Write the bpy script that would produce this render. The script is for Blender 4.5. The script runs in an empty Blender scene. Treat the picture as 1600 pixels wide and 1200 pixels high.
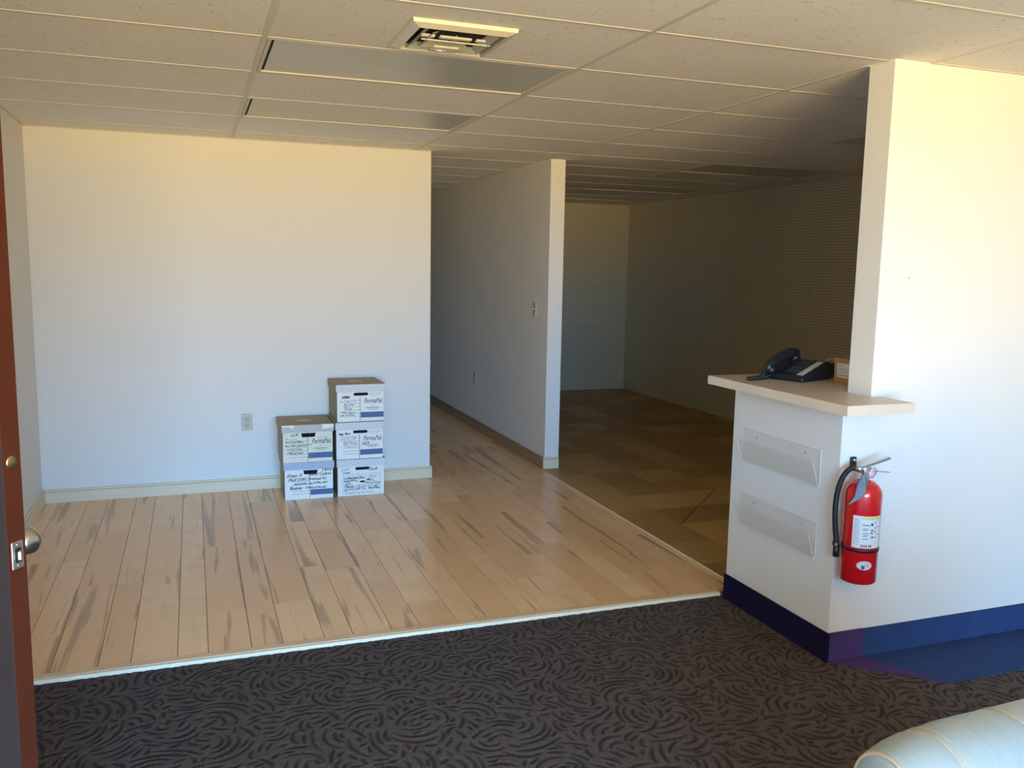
import bpy, bmesh, math, random
from mathutils import Vector, Matrix
random.seed(7)
SC = bpy.context.scene
COL = SC.collection
sin, cos, pi = math.sin, math.cos, math.pi

# ---------------------------------------------------------------- camera
YAW, PITCH, ROLL = 0.35187, -0.13368, 0.01763
fw = Vector((sin(YAW)*cos(PITCH), cos(YAW)*cos(PITCH), sin(PITCH)))
rt = Vector((cos(YAW), -sin(YAW), 0)); up = rt.cross(fw)
c_, s_ = cos(ROLL), sin(ROLL)
r2 = c_*rt + s_*up; u2 = -s_*rt + c_*up
cam = bpy.data.objects.new('camera', bpy.data.cameras.new('camera')); COL.objects.link(cam)
m = Matrix((r2, u2, -fw)).transposed().to_4x4(); m.translation = (-0.26785, -3.34795, 1.54957)
cam.matrix_world = m
cam.data.sensor_width = 36; cam.data.lens = 1359.56/1600*36
cam.data.clip_start = 0.02; cam.data.clip_end = 100
SC.camera = cam

# ---------------------------------------------------------------- sky and exposure
W = bpy.data.worlds.new('sky'); SC.world = W; W.use_nodes = True
nt = W.node_tree; nt.nodes.clear()
wo = nt.nodes.new('ShaderNodeOutputWorld'); bg = nt.nodes.new('ShaderNodeBackground')
tc = nt.nodes.new('ShaderNodeTexCoord'); sx = nt.nodes.new('ShaderNodeSeparateXYZ')
cr = nt.nodes.new('ShaderNodeValToRGB'); mr = nt.nodes.new('ShaderNodeMapRange')
nt.links.new(tc.outputs['Generated'], sx.inputs[0]); nt.links.new(sx.outputs['Z'], mr.inputs['Value'])
mr.inputs['From Min'].default_value = -1; mr.inputs['From Max'].default_value = 1
nt.links.new(mr.outputs[0], cr.inputs[0]); nt.links.new(cr.outputs[0], bg.inputs[0]); nt.links.new(bg.outputs[0], wo.inputs[0])
SKY, GROUND = (0.33, 0.85, 1.55, 1), (1.15, 0.86, 0.41, 1)
e = cr.color_ramp.elements
e[0].position = 0.0; e[0].color = GROUND
e[1].position = 1.0; e[1].color = SKY
a = cr.color_ramp.elements.new(0.495); a.color = GROUND
a = cr.color_ramp.elements.new(0.505); a.color = SKY
bg.inputs[1].default_value = 27.0
SC.view_settings.view_transform = 'Standard'; SC.view_settings.look = 'None'
SC.view_settings.gamma = 1; SC.view_settings.use_curve_mapping = False
SC.view_settings.exposure = 0.0
SC.cycles.max_bounces = 10; SC.cycles.diffuse_bounces = 6
SC.cycles.use_denoising = True
SC.cycles.sample_clamp_indirect = 4.0
# sampling portal filling the storefront window opening
WX0, WX1, WZ0, WZ1, WY = -1.10, 1.45, 0.06, 2.30, -5.90
pd = bpy.data.lights.new('window_portal', 'AREA'); pd.shape = 'RECTANGLE'; pd.size = WX1-WX0; pd.size_y = WZ1-WZ0
pd.cycles.is_portal = True
po = bpy.data.objects.new('window_portal', pd); COL.objects.link(po)
po.location = ((WX0+WX1)/2, WY-0.02, (WZ0+WZ1)/2); po.rotation_euler = (pi/2, 0, 0)

# ---------------------------------------------------------------- helpers
class MB:
    def __init__(s): s.v = []; s.f = []; s.mi = []; s.m = 0; s.sm = []; s.smooth = False
    def add(s, vs, fs):
        b = len(s.v); s.v += [tuple(x) for x in vs]
        for f in fs: s.f.append([b+i for i in f]); s.mi.append(s.m); s.sm.append(s.smooth)
        return s
    def box(s, x0, x1, y0, y1, z0, z1, T=None):
        vs = [(x, y, z) for x in (x0, x1) for y in (y0, y1) for z in (z0, z1)]
        if T: vs = [T @ Vector(v) for v in vs]
        return s.add(vs, [(0,1,3,2),(4,6,7,5),(0,4,5,1),(2,3,7,6),(0,2,6,4),(1,5,7,3)])
    def bbox(s, x0, x1, y0, y1, z0, z1, b, T=None, seg=1):
        bm = bmesh.new(); bmesh.ops.create_cube(bm, size=1)
        bmesh.ops.scale(bm, vec=(x1-x0, y1-y0, z1-z0), verts=bm.verts)
        bmesh.ops.translate(bm, vec=((x0+x1)/2, (y0+y1)/2, (z0+z1)/2), verts=bm.verts)
        bmesh.ops.bevel(bm, geom=bm.edges[:], offset=b, segments=seg, affect='EDGES', profile=0.5)
        return s.bm(bm, T)
    def bm(s, bm, T=None):
        bm.verts.index_update()
        vs = [(T @ v.co) if T else v.co.copy() for v in bm.verts]
        s.add(vs, [[v.index for v in f.verts] for f in bm.faces]); bm.free(); return s
    def prism(s, pts, z0, z1, T=None):
        n = len(pts); vs = [Vector((x, y, z0)) for x, y in pts] + [Vector((x, y, z1)) for x, y in pts]
        if T: vs = [T @ v for v in vs]
        return s.add(vs, [list(range(n))[::-1], list(range(n, 2*n))] + [(i, (i+1) % n, n+(i+1) % n, n+i) for i in range(n)])
    def tube(s, pts, r, n=10, cap=True, closed=False):
        pts = [Vector(p) for p in pts]; k = len(pts); rs = r if isinstance(r, (list, tuple)) else [r]*k
        rings = []; prev = None
        for i in range(k):
            a = pts[(i-1) % k] if (closed or i > 0) else pts[i]
            b = pts[(i+1) % k] if (closed or i < k-1) else pts[i]
            t = (b-a).normalized()
            if prev is None:
                h = Vector((0, 0, 1)) if abs(t.z) < .9 else Vector((1, 0, 0)); nrm = t.cross(h).normalized()
            else:
                nrm = (prev - t*prev.dot(t)).normalized()
            prev = nrm; bn = t.cross(nrm)
            rings.append([pts[i] + (nrm*cos(2*pi*j/n) + bn*sin(2*pi*j/n))*rs[i] for j in range(n)])
        vs = [v for rg in rings for v in rg]; fs = []
        for i in range(k if closed else k-1):
            i2 = (i+1) % k
            for j in range(n): fs.append((i*n+j, i*n+(j+1) % n, i2*n+(j+1) % n, i2*n+j))
        if cap and not closed: fs += [list(range(n))[::-1], [(k-1)*n+j for j in range(n)]]
        return s.add(vs, fs)
    def lathe(s, prof, n=32, T=None, cap=True):      # prof: (radius, z)
        vs = []; fs = []
        for r, z in prof:
            for j in range(n): vs.append(Vector((r*cos(2*pi*j/n), r*sin(2*pi*j/n), z)))
        for i in range(len(prof)-1):
            for j in range(n): fs.append((i*n+j, i*n+(j+1) % n, (i+1)*n+(j+1) % n, (i+1)*n+j))
        if cap: fs += [list(range(n))[::-1], [(len(prof)-1)*n+j for j in range(n)]]
        if T: vs = [T @ v for v in vs]
        return s.add(vs, fs)
    def build(s, name, mats, parent=None, bevel=0, seg=2, **tags):
        me = bpy.data.meshes.new(name); me.from_pydata(s.v, [], s.f)
        if not isinstance(mats, (list, tuple)): mats = [mats]
        for mt in mats: me.materials.append(mt)
        me.polygons.foreach_set('material_index', s.mi); me.polygons.foreach_set('use_smooth', s.sm)
        bm = bmesh.new(); bm.from_mesh(me); bmesh.ops.recalc_face_normals(bm, faces=bm.faces); bm.to_mesh(me); bm.free()
        me.update(); o = bpy.data.objects.new(name, me); COL.objects.link(o)
        if parent: o.parent = parent
        if bevel:
            md = o.modifiers.new('bevel', 'BEVEL'); md.width = bevel; md.segments = seg; md.limit_method = 'ANGLE'
        for k, v in tags.items(): o[k] = v
        return o

def box(name, mat, x0, x1, y0, y1, z0, z1, parent=None, bevel=0, **tags):
    return MB().box(x0, x1, y0, y1, z0, z1).build(name, mat, parent, bevel, **tags)
def struct(name, mat, mb, parent=None, bevel=0):
    o = mb.build(name, mat, parent, bevel)
    if not parent: o['kind'] = 'structure'
    return o
def thing(name, label, cat, loc=(0, 0, 0), rz=0, group=None):
    o = bpy.data.objects.new(name, None); COL.objects.link(o); o.location = loc; o.rotation_euler = (0, 0, rz)
    o.empty_display_size = .05
    o['label'] = label; o['category'] = cat
    if group: o['group'] = group
    return o

# ---- node helper
def newmat(name):
    mt = bpy.data.materials.new(name); mt.use_nodes = True; t = mt.node_tree
    return mt, t, t.nodes['Principled BSDF']
def N(t, typ, **kw):
    n = t.nodes.new(typ)
    for k, v in kw.items():
        if k.startswith('i_'):
            key = k[2:]; n.inputs[int(key) if key.isdigit() else key.replace('_', ' ')].default_value = v
        else: setattr(n, k, v)
    return n
def L(t, a, b): t.links.new(a, b)
def math_(t, op, a, b=None, c=None):
    n = t.nodes.new('ShaderNodeMath'); n.operation = op
    for i, x in enumerate((a, b, c)):
        if x is None: continue
        if isinstance(x, (int, float)): n.inputs[i].default_value = x
        else: L(t, x, n.inputs[i])
    return n.outputs[0]
def mixc(t, fac, a, b, mode='MIX'):
    n = t.nodes.new('ShaderNodeMix'); n.data_type = 'RGBA'; n.blend_type = mode
    for k, x in ((0, fac), (6, a), (7, b)):
        if isinstance(x, (int, float)): n.inputs[k].default_value = x
        elif isinstance(x, (tuple, list)): n.inputs[k].default_value = (*x[:3], 1)
        else: L(t, x, n.inputs[k])
    return n.outputs[2]
def ramp(t, x, stops):
    n = t.nodes.new('ShaderNodeValToRGB'); L(t, x, n.inputs[0]); e = n.color_ramp.elements
    while len(e) < len(stops): e.new(.5)
    for el, (p, c) in zip(e, stops):
        el.position = p; el.color = (c, c, c, 1) if isinstance(c, (int, float)) else (*c, 1)
    return n.outputs[0]
def coords(t, kind='Object', scale=(1, 1, 1), world=False):
    if world:
        g = t.nodes.new('ShaderNodeNewGeometry'); src = g.outputs['Position']
    else:
        src = t.nodes.new('ShaderNodeTexCoord').outputs[kind]
    mp = t.nodes.new('ShaderNodeMapping'); mp.inputs['Scale'].default_value = scale; L(t, src, mp.inputs[0]); return mp.outputs[0]
def noise(t, co, scale, detail=2, rough=.5, dist=0):
    n = N(t, 'ShaderNodeTexNoise'); n.inputs['Scale'].default_value = scale; n.inputs['Detail'].default_value = detail
    n.inputs['Roughness'].default_value = rough; n.inputs['Distortion'].default_value = dist
    if co is not None: L(t, co, n.inputs['Vector'])
    return n.outputs['Fac']
def bump(t, p, h, strength=.3, dist=.002):
    b = N(t, 'ShaderNodeBump'); b.inputs['Strength'].default_value = strength; b.inputs['Distance'].default_value = dist
    L(t, h, b.inputs['Height']); L(t, b.outputs[0], p.inputs['Normal'])
def plain(name, col, rough=.5, metal=0, var=.06, vscale=12, spec=.5, bmp=0, coat=0, world=False):
    mt, t, p = newmat(name); co = coords(t, world=world); n = noise(t, co, vscale, 3)
    lo = tuple(max(0, c*(1-var)) for c in col); hi = tuple(min(1, c*(1+var)) for c in col)
    L(t, mixc(t, n, lo, hi), p.inputs['Base Color'])
    p.inputs['Roughness'].default_value = rough; p.inputs['Metallic'].default_value = metal
    p.inputs['Specular IOR Level'].default_value = spec; p.inputs['Coat Weight'].default_value = coat
    if bmp: bump(t, p, noise(t, co, vscale*8, 3), bmp, .001)
    return mt

# ---------------------------------------------------------------- materials
def wall_mat(name, col, dots=False):
    mt, t, p = newmat(name); co = coords(t, world=True)
    base = mixc(t, noise(t, co, 1.3, 3), tuple(c*.97 for c in col), tuple(min(1, c*1.02) for c in col))
    p.inputs['Roughness'].default_value = .75; p.inputs['Specular IOR Level'].default_value = .25
    if dots:
        s = N(t, 'ShaderNodeSeparateXYZ'); L(t, co, s.inputs[0])
        hx = math_(t, 'ADD', s.outputs[0], s.outputs[1])
        def d(o): return math_(t, 'ABSOLUTE', math_(t, 'SUBTRACT', math_(t, 'FRACT', math_(t, 'MULTIPLY', o, 1/.0254)), .5))
        a, b = d(hx), d(s.outputs[2]); r = math_(t, 'SQRT', math_(t, 'ADD', math_(t, 'MULTIPLY', a, a), math_(t, 'MULTIPLY', b, b)))
        hole = math_(t, 'LESS_THAN', r, .17)
        base = mixc(t, hole, base, (.04, .035, .03))
        seam = math_(t, 'LESS_THAN', math_(t, 'FRACT', math_(t, 'DIVIDE', math_(t, 'ADD', hx, .35), 1.22)), .006)
        base = mixc(t, math_(t, 'MULTIPLY', seam, .5), base, (.2, .19, .17))
    else:
        bump(t, p, noise(t, co, 180, 3), .12, .001)
    L(t, base, p.inputs['Base Color']); return mt
M_wall = wall_mat('painted_wall', (.82, .81, .78))
M_peg = wall_mat('pegboard_wall', (.70, .63, .47), True)

def ceil_mat():
    mt, t, p = newmat('ceiling_tile'); co = coords(t, world=True)
    oi = N(t, 'ShaderNodeObjectInfo')
    base = mixc(t, oi.outputs['Random'], (.83, .805, .765), (.89, .87, .83))
    base = mixc(t, math_(t, 'MULTIPLY', noise(t, co, 2.2, 4), .35), base, (.76, .73, .67))
    v = N(t, 'ShaderNodeTexVoronoi'); v.inputs['Scale'].default_value = 55; v.inputs['Randomness'].default_value = 1
    L(t, coords(t, world=True, scale=(1, .55, 1)), v.inputs['Vector'])
    big = noise(t, co, 30, 2)
    hole = math_(t, 'LESS_THAN', v.outputs['Distance'], math_(t, 'MULTIPLY', math_(t, 'SUBTRACT', big, .36), 1.1))
    base = mixc(t, math_(t, 'MULTIPLY', hole, .30), base, (.38, .33, .27))
    L(t, base, p.inputs['Base Color']); p.inputs['Roughness'].default_value = .95; p.inputs['Specular IOR Level'].default_value = .03
    bump(t, p, noise(t, co, 220, 4), .5, .002); return mt
M_ceil = ceil_mat()
M_tbar = plain('grid_metal', (.68, .64, .57), .6, var=.04)
M_gap = plain('dark_gap', (.02, .018, .015), .9)

def plank_mat():
    mt, t, p = newmat('maple_plank'); oi = N(t, 'ShaderNodeObjectInfo'); rnd = oi.outputs['Random']
    g = N(t, 'ShaderNodeNewGeometry'); off = N(t, 'ShaderNodeCombineXYZ'); L(t, math_(t, 'MULTIPLY', rnd, 37.0), off.inputs[2])
    ad = N(t, 'ShaderNodeVectorMath', operation='ADD'); L(t, g.outputs['Position'], ad.inputs[0]); L(t, off.outputs[0], ad.inputs[1])
    def mp(sc):
        m_ = N(t, 'ShaderNodeMapping'); m_.inputs['Scale'].default_value = sc; L(t, ad.outputs[0], m_.inputs[0]); return m_.outputs[0]
    base = mixc(t, rnd, (.80, .50, .255), (.96, .67, .39))
    base = mixc(t, math_(t, 'MULTIPLY', noise(t, mp((22, 1.6, 1)), 2.2, 5, .6), .5), base, (.72, .45, .23))
    blot = ramp(t, noise(t, mp((3, 3, 1)), 2.5, 3), [(.45, 0), (.75, .35)])
    base = mixc(t, blot, base, (.64, .43, .25))
    st = noise(t, mp((8.5, .42, 1)), 1.7, 2, .5, .5)
    streak = ramp(t, st, [(.60, 0), (.64, .50), (.72, .75)])
    grain = noise(t, mp((60, 3, 1)), 3, 3)
    streak = math_(t, 'MULTIPLY', streak, math_(t, 'ADD', .45, math_(t, 'MULTIPLY', grain, .8)))
    base = mixc(t, streak, base, (.25, .15, .085))
    ns = noise(t, mp((32, 1.2, 1)), 2.0, 2)
    fleck = ramp(t, ns, [(.70, 0), (.74, .6)])
    base = mixc(t, fleck, base, (.30, .20, .13))
    L(t, base, p.inputs['Base Color']); p.inputs['Roughness'].default_value = .24; p.inputs['Specular IOR Level'].default_value = .32
    bump(t, p, grain, .05, .0005); return mt
M_plank = plank_mat()
M_under = plain('floor_base', (.10, .065, .04), .8)
def tile_mat(name, col):
    mt, t, p = newmat(name); oi = N(t, 'ShaderNodeObjectInfo'); co = coords(t, world=True)
    base = mixc(t, oi.outputs['Random'], tuple(c*.82 for c in col), tuple(c*1.12 for c in col))
    base = mixc(t, math_(t, 'MULTIPLY', noise(t, co, 60, 4), .5), base, tuple(c*.6 for c in col))
    L(t, base, p.inputs['Base Color']); p.inputs['Roughness'].default_value = .45; return mt
M_tileA = tile_mat('tan_vinyl', (.56, .36, .13)); M_tileB = tile_mat('brown_vinyl', (.42, .25, .085))
def trim_mat(name, col, rough=.4, along=(1, 20, 20)):
    mt, t, p = newmat(name); co = coords(t, world=True, scale=along)
    L(t, mixc(t, noise(t, co, 2.5, 4), tuple(c*.85 for c in col), tuple(min(1, c*1.08) for c in col)), p.inputs['Base Color'])
    p.inputs['Roughness'].default_value = rough; return mt
M_base = trim_mat('maple_baseboard', (.84, .70, .50))
M_basedark = trim_mat('brown_baseboard', (.40, .25, .13))  # darker brown wood tone, used on the hallway run
M_nose = trim_mat('maple_nosing', (.72, .52, .32), .3)
M_nosew = plain('nosing_sheen_tone', (.86, .74, .56), .35, spec=.15)  # bright sheen of the nosing edge put into a pale colour; seam strip shares it
M_counter = trim_mat('counter_laminate', (.66, .54, .43), .35, (3, 3, 3))
M_counteredge = trim_mat('counter_edge', (.74, .64, .52), .4, (3, 3, 3))

def carpet_mat():
    mt, t, p = newmat('swirl_carpet'); co = coords(t, world=True)
    at_ = N(t, 'ShaderNodeAttribute', attribute_name='groove')
    groove = at_.outputs['Fac']; fib = noise(t, co, 320, 3, .7); tuft = noise(t, co, 120, 3, .8)
    tint = noise(t, co, 9, 2)
    pile = mixc(t, tint, (.048, .037, .034), (.064, .050, .046))
    pile = mixc(t, math_(t, 'MULTIPLY', fib, .6), pile, (.10, .08, .075))
    pile = mixc(t, ramp(t, tuft, [(.35, 0), (.65, .75)]), pile, (.12, .092, .088))
    pile = mixc(t, ramp(t, tuft, [(.30, .7), (.48, 0)]), pile, (.022, .017, .018))
    base = mixc(t, math_(t, 'MULTIPLY', groove, .80), pile, (.013, .010, .0105))
    L(t, base, p.inputs['Base Color']); p.inputs['Roughness'].default_value = 1; p.inputs['Specular IOR Level'].default_value = .03
    p.inputs['Sheen Weight'].default_value = .06; p.inputs['Sheen Roughness'].default_value = .6
    bump(t, p, math_(t, 'ADD', fib, tuft), .7, .003); return mt
M_carpet = carpet_mat()
def fuzz(name, col):
    mt, t, p = newmat(name); co = coords(t, world=True)
    b = mixc(t, noise(t, co, 12, 3), tuple(c*.8 for c in col), tuple(c*1.2 for c in col))
    b = mixc(t, math_(t, 'MULTIPLY', noise(t, co, 350, 3), .5), b, tuple(c*.5 for c in col))
    L(t, b, p.inputs['Base Color']); p.inputs['Roughness'].default_value = 1; p.inputs['Specular IOR Level'].default_value = .03
    bump(t, p, noise(t, co, 350, 3), .5, .002); return mt
M_blue = fuzz('navy_carpet', (.038, .075, .20)); M_purple = fuzz('violet_carpet', (.085, .055, .19)); M_navy = fuzz('dark_navy_carpet', (.018, .015, .05))

M_cardw = plain('white_cardboard', (.90, .88, .82), .7, var=.03)
M_cardc = plain('cream_cardboard', (.82, .80, .66), .7, var=.04)
M_kraft = plain('kraft_with_shade', (.37, .30, .20), .8, var=.08)  # kraft tone; weaker light on the lid tops is put into the colour
M_brownbox = plain('brown_cardboard', (.42, .25, .12), .8, var=.08)
M_ink = plain('marker_ink', (.02, .02, .03), .6)
M_inkb = plain('blue_ink', (.06, .08, .16), .6)
M_inkg = plain('faint_pencil_ink', (.26, .27, .33), .7)
M_dark = plain('interior_shade', (.008, .007, .007), .9)  # shade inside openings and slots, painted as near-black
def dots_mat(name, bgc, fg, px, pz, r):
    mt, t, p = newmat(name); s = N(t, 'ShaderNodeSeparateXYZ'); L(t, coords(t), s.inputs[0])
    u = math_(t, 'DIVIDE', math_(t, 'ADD', s.outputs[0], s.outputs[1]), px); w = math_(t, 'DIVIDE', s.outputs[2], pz)
    row = math_(t, 'MULTIPLY', math_(t, 'MODULO', math_(t, 'FLOOR', math_(t, 'ADD', w, 100)), 2), .5)
    a = math_(t, 'ABSOLUTE', math_(t, 'SUBTRACT', math_(t, 'FRACT', math_(t, 'ADD', math_(t, 'ADD', u, 100), row)), .5))
    b = math_(t, 'ABSOLUTE', math_(t, 'SUBTRACT', math_(t, 'FRACT', math_(t, 'ADD', w, 100)), .5))
    hit = math_(t, 'LESS_THAN', math_(t, 'ADD', a, b), r)
    L(t, mixc(t, hit, bgc, fg), p.inputs['Base Color']); p.inputs['Roughness'].default_value = .7; return mt
M_lidw = dots_mat('dotted_lid_white', (.86, .86, .86), (.05, .06, .16), .0135, .0110, .30)
M_lidc = dots_mat('dotted_lid_cream', (.66, .67, .62), (.08, .11, .15), .0135, .0110, .32)
M_lidb = dots_mat('dotted_lid_blue', (.62, .68, .80), (.05, .08, .26), .0135, .0110, .36)
M_band = dots_mat('blue_printed_band', (.035, .10, .27), (.45, .55, .70), .010, .0085, .25)

M_steel = plain('brushed_steel', (.62, .62, .64), .28, 1)
M_alu = plain('dull_aluminium', (.70, .70, .70), .42, 1)
M_brass = plain('aged_brass', (.50, .38, .18), .35, 1)
M_red = plain('red_enamel', (.62, .006, .012), .22, spec=.6, coat=.4, var=.03)
M_black = plain('black_plastic', (.012, .013, .018), .38, spec=.5)
M_blackr = plain('black_rubber', (.012, .012, .014), .5)
M_key = plain('charcoal_key', (.035, .037, .045), .5)
M_white = plain('white_label', (.72, .75, .78), .55, var=.02)
M_yel = plain('yellow_green_label', (.62, .66, .20), .55)
M_greyprint = plain('grey_print', (.30, .36, .42), .6)
M_tag = plain('grey_blue_tag', (.18, .26, .32), .6, var=.2, vscale=25)
M_bluep = plain('blue_print', (.02, .07, .40), .6); M_redp = plain('pink_print', (.65, .25, .35), .6)
M_plate = plain('almond_plate', (.56, .53, .44), .45, var=.04)
M_platew = plain('white_switch', (.74, .70, .58), .45, var=.03)
M_lens = None
def lens_mat():
    mt, t, p = newmat('prismatic_lens'); co = coords(t, world=True)
    n = noise(t, co, 3, 2); L(t, mixc(t, n, (.47, .49, .44), (.54, .56, .50)), p.inputs['Base Color'])
    p.inputs['Roughness'].default_value = .32; v = N(t, 'ShaderNodeTexVoronoi'); v.inputs['Scale'].default_value = 120; L(t, co, v.inputs['Vector'])
    bump(t, p, v.outputs['Distance'], .35, .003); return mt
M_lens = lens_mat()
M_ventw = plain('vent_enamel', (.70, .66, .55), .4, var=.1); M_ventg = plain('grey_vent_enamel', (.40, .40, .34), .5, var=.2)  # the greyer tone goes on the collar and louvres
M_doorface = plain('dark_brown_paint', (.045, .034, .032), .9, var=.15, vscale=6, spec=.04)
M_dooredge = plain('red_brown_edge', (.075, .020, .010), .9, spec=.05, var=.18, vscale=10)
M_frame = plain('bronze_frame', (.10, .08, .06), .5)
def leather():
    mt, t, p = newmat('pale_leather'); co = coords(t, world=True)
    L(t, mixc(t, noise(t, co, 7, 4), (.27, .33, .34), (.34, .40, .40)), p.inputs['Base Color'])
    p.inputs['Roughness'].default_value = .36; p.inputs['Specular IOR Level'].default_value = .55
    h = noise(t, coords(t, world=True, scale=(34, 4, 4)), 1.1, 3, .5, .4)
    h2 = noise(t, co, 260, 2); bump(t, p, math_(t, 'ADD', h, math_(t, 'MULTIPLY', h2, .05)), .45, .008); return mt
M_leather = leather(); M_piping = plain('tan_piping', (.50, .41, .28), .4, var=.1)
def acrylic():
    mt, t, p = newmat('clear_acrylic'); out = t.nodes['Material Output']
    tr = N(t, 'ShaderNodeBsdfTransparent'); tr.inputs[0].default_value = (.985, .985, .98, 1)
    gl = N(t, 'ShaderNodeBsdfGlossy'); gl.inputs['Roughness'].default_value = .18
    lw = N(t, 'ShaderNodeLayerWeight'); lw.inputs[0].default_value = .25
    m2 = N(t, 'ShaderNodeMixShader'); L(t, math_(t, 'MULTIPLY', lw.outputs['Facing'], .10), m2.inputs[0]); L(t, tr.outputs[0], m2.inputs[1]); L(t, gl.outputs[0], m2.inputs[2])
    L(t, m2.outputs[0], out.inputs['Surface']); return mt
M_acr = acrylic(); M_acre = plain('acrylic_edge', (.78, .77, .72), .3)

# ---------------------------------------------------------------- structure: walls
H = 2.346
XL, XR, YB, YR = -1.205, 5.0, 2.75, 6.77          # left wall, far right wall, back wall, rear wall of the back room
XP0, XP1 = 2.257, 2.374                            # hallway partition
YF, YF2 = -0.65, -0.52                             # reception wall faces
XH0, XH1, YH = 2.10, 2.225, 0.07                   # half wall under the counter
XJ = -1.40
TH = 0.16                                          # wood floor begins here
Ztop = H + .12
struct('wall_back', M_wall, MB().box(XL-.1, 1.335, YB, YB+.13, 0, Ztop))
w = MB(); w.box(1.20, 1.335, YB+.131, 2.86, 0, Ztop); w.box(1.20, 1.335, 3.70, 9.0, 0, Ztop); w.box(1.20, 1.335, 2.86, 3.70, 2.05, Ztop)
struct('wall_hallway_left', M_wall, w)
w = MB(); w.box(XJ-.12, XL, -.60, YB-.0005, -.02, Ztop); w.box(XJ-.12, XJ, -.90, -.6005, -.02, Ztop); w.box(XJ-.12, XJ, -6.05, -1.86, -.02, Ztop); w.box(XJ-.12, XJ, -1.86, -.90, 2.06, Ztop)
struct('wall_left', M_wall, w)
struct('wall_partition', M_wall, MB().box(XP0, XP1, 2.77, 9.0, 0, Ztop))
struct('wall_rear', M_peg, MB().box(XP1+.0005, XR, YR, YR+.12, -.01, Ztop))
struct('wall_hallway_end', M_wall, MB().box(1.335, XP0-.0005, 8.88, 9.0, 0, Ztop))
struct('wall_right', M_peg, MB().box(XR+.0005, XR+.12, -6.05, YR+.12, -.02, Ztop))
struct('wall_reception', M_wall, MB().box(2.229, XR, YF, YF2, -.012, Ztop))
struct('wall_counter', M_wall, MB().add([(XH0, YF, -.012), (2.2289, YF, -.012), (2.2289, YF2, -.012), (XH1, YF2, -.012), (XH1, YH, -.012), (XH0, YH, -.012),
        (XH0, YF, 1.028), (2.2289, YF, 1.028), (2.2289, YF2, 1.028), (XH1, YF2, 1.028), (XH1, YH, 1.028), (XH0, YH, 1.028)],
        [(5, 4, 3, 2, 1, 0), (6, 7, 8, 9, 10, 11)] + [(i, (i+1) % 6, 6+(i+1) % 6, 6+i) for i in range(6)]))
# storefront wall behind the camera with its window opening
w = MB(); w.box(XJ-.12, WX0, WY-.15, WY, -.02, Ztop); w.box(WX1, XR+.12, WY-.15, WY, -.02, Ztop)
w.box(WX0, WX1, WY-.15, WY, -.02, WZ0); w.box(WX0, WX1, WY-.15, WY, WZ1, Ztop)
struct('wall_front', M_wall, w)
w = MB()
w.box(WX0, WX1, WY-.10, WY-.05, WZ0, WZ0+.04); w.box(WX0, WX1, WY-.10, WY-.05, WZ1-.04, WZ1)
for i in range(5):
    x = WX0 + (WX1-WX0-.05)*i/4; w.box(x, x+.05, WY-.10, WY-.05, WZ0+.04, WZ1-.04)
struct('window_1', M_frame, w)
# doorway in the left wall
w = MB()
w.box(XJ-.12, XJ+.01, -.93, -.901, -.012, 2.06); w.box(XJ-.12, XJ+.01, -1.86, -1.83, -.012, 2.06); w.box(XJ-.12, XJ+.01, -1.83, -.93, 2.03, 2.06)
struct('trim_1', M_frame, w)
# unseen enclosure added to keep outside light from entering by the doorway
w = MB(); w.box(-2.5, -2.4, -2.3, -.5, -.1, Ztop); w.box(-2.4, XJ-.1205, -2.3, -2.2, -.1, Ztop); w.box(-2.4, XJ-.1205, -.6, -.5, -.1, Ztop)
w.box(-2.4, XJ-.1205, -2.2, -.6, -.1, -.013); w.box(-2.4, XJ-.1205, -2.2, -.6, H, Ztop)
struct('wall_daylight_block', M_wall, w)
# hallway door (only its knob peeks past the corner)
d2 = struct('door_2', M_wall, MB().box(1.25, 1.31, 2.8605, 3.6995, 0.002, 2.049))
k = MB(); k.smooth = True
k.lathe([(.006, 0), (.012, .002), (.011, .03), (.016, .040), (.027, .052), (.030, .066), (.024, .080), (.004, .087)], 20, Matrix.Translation((1.31, 2.97, .83)) @ Matrix.Rotation(pi/2, 4, 'Y'))
k.build('door_knob', M_platew, d2)

# baseboards
def bb(name, segs, mat, h=.088, th=.014):
    w = MB()
    for x0, y0, x1, y1 in segs:
        w.box(x0, x1, y0, y1, 0, h-.012); 
        cx0, cx1, cy0, cy1 = x0, x1, y0, y1
        w.box(cx0, cx1, cy0, cy1, h-.011, h)
    return struct(name, mat, w, bevel=.003)
w = MB()
def run(w, x0, x1, y0, y1, h=.088): w.box(x0, x1, y0, y1, .0005, h-.016); w.bbox(x0+0, x1-0, y0+.0, y1, h-.015, h, .003)
w = MB(); run(w, XL+.0005, 1.335, YB-.015, YB-.0005)
run(w, 1.3355, 1.350, YB-.015, YB+.10); struct('baseboard_back', M_base, w)
w = MB(); run(w, XL+.0005, XL+.015, TH+.01, YB-.0155); struct('baseboard_left', M_base, w)
w = MB(); run(w, XP0-.013, XP0-.0005, 2.7705, 8.879); struct('baseboard_hallway', M_basedark, w)
w = MB(); run(w, XP0-.013, XP1-.002, 2.756, 2.7695, .092); struct('baseboard_partition_end', M_base, w)
# carpeted cove base around the reception wall
w = MB(); w.m = 0; w.box(XH0-.012, XH0-.0005, YF-.012, YH, -.0115, .108)
w.m = 1; w.box(XH0-.0005+.0005, 2.272, YF-.012, YF-.0005, -.0115, .108)
w.m = 2; w.box(2.2725, XR, YF-.012, YF-.0005, -.0115, .106)
struct('baseboard_reception', [M_navy, M_purple, M_blue], w)

# ---------------------------------------------------------------- floor
fl = MB(); fl.box(XJ-.12, XR+.12, -6.05, 9.0, -.10, -.020); floor = struct('floor', M_under, fl)
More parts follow.
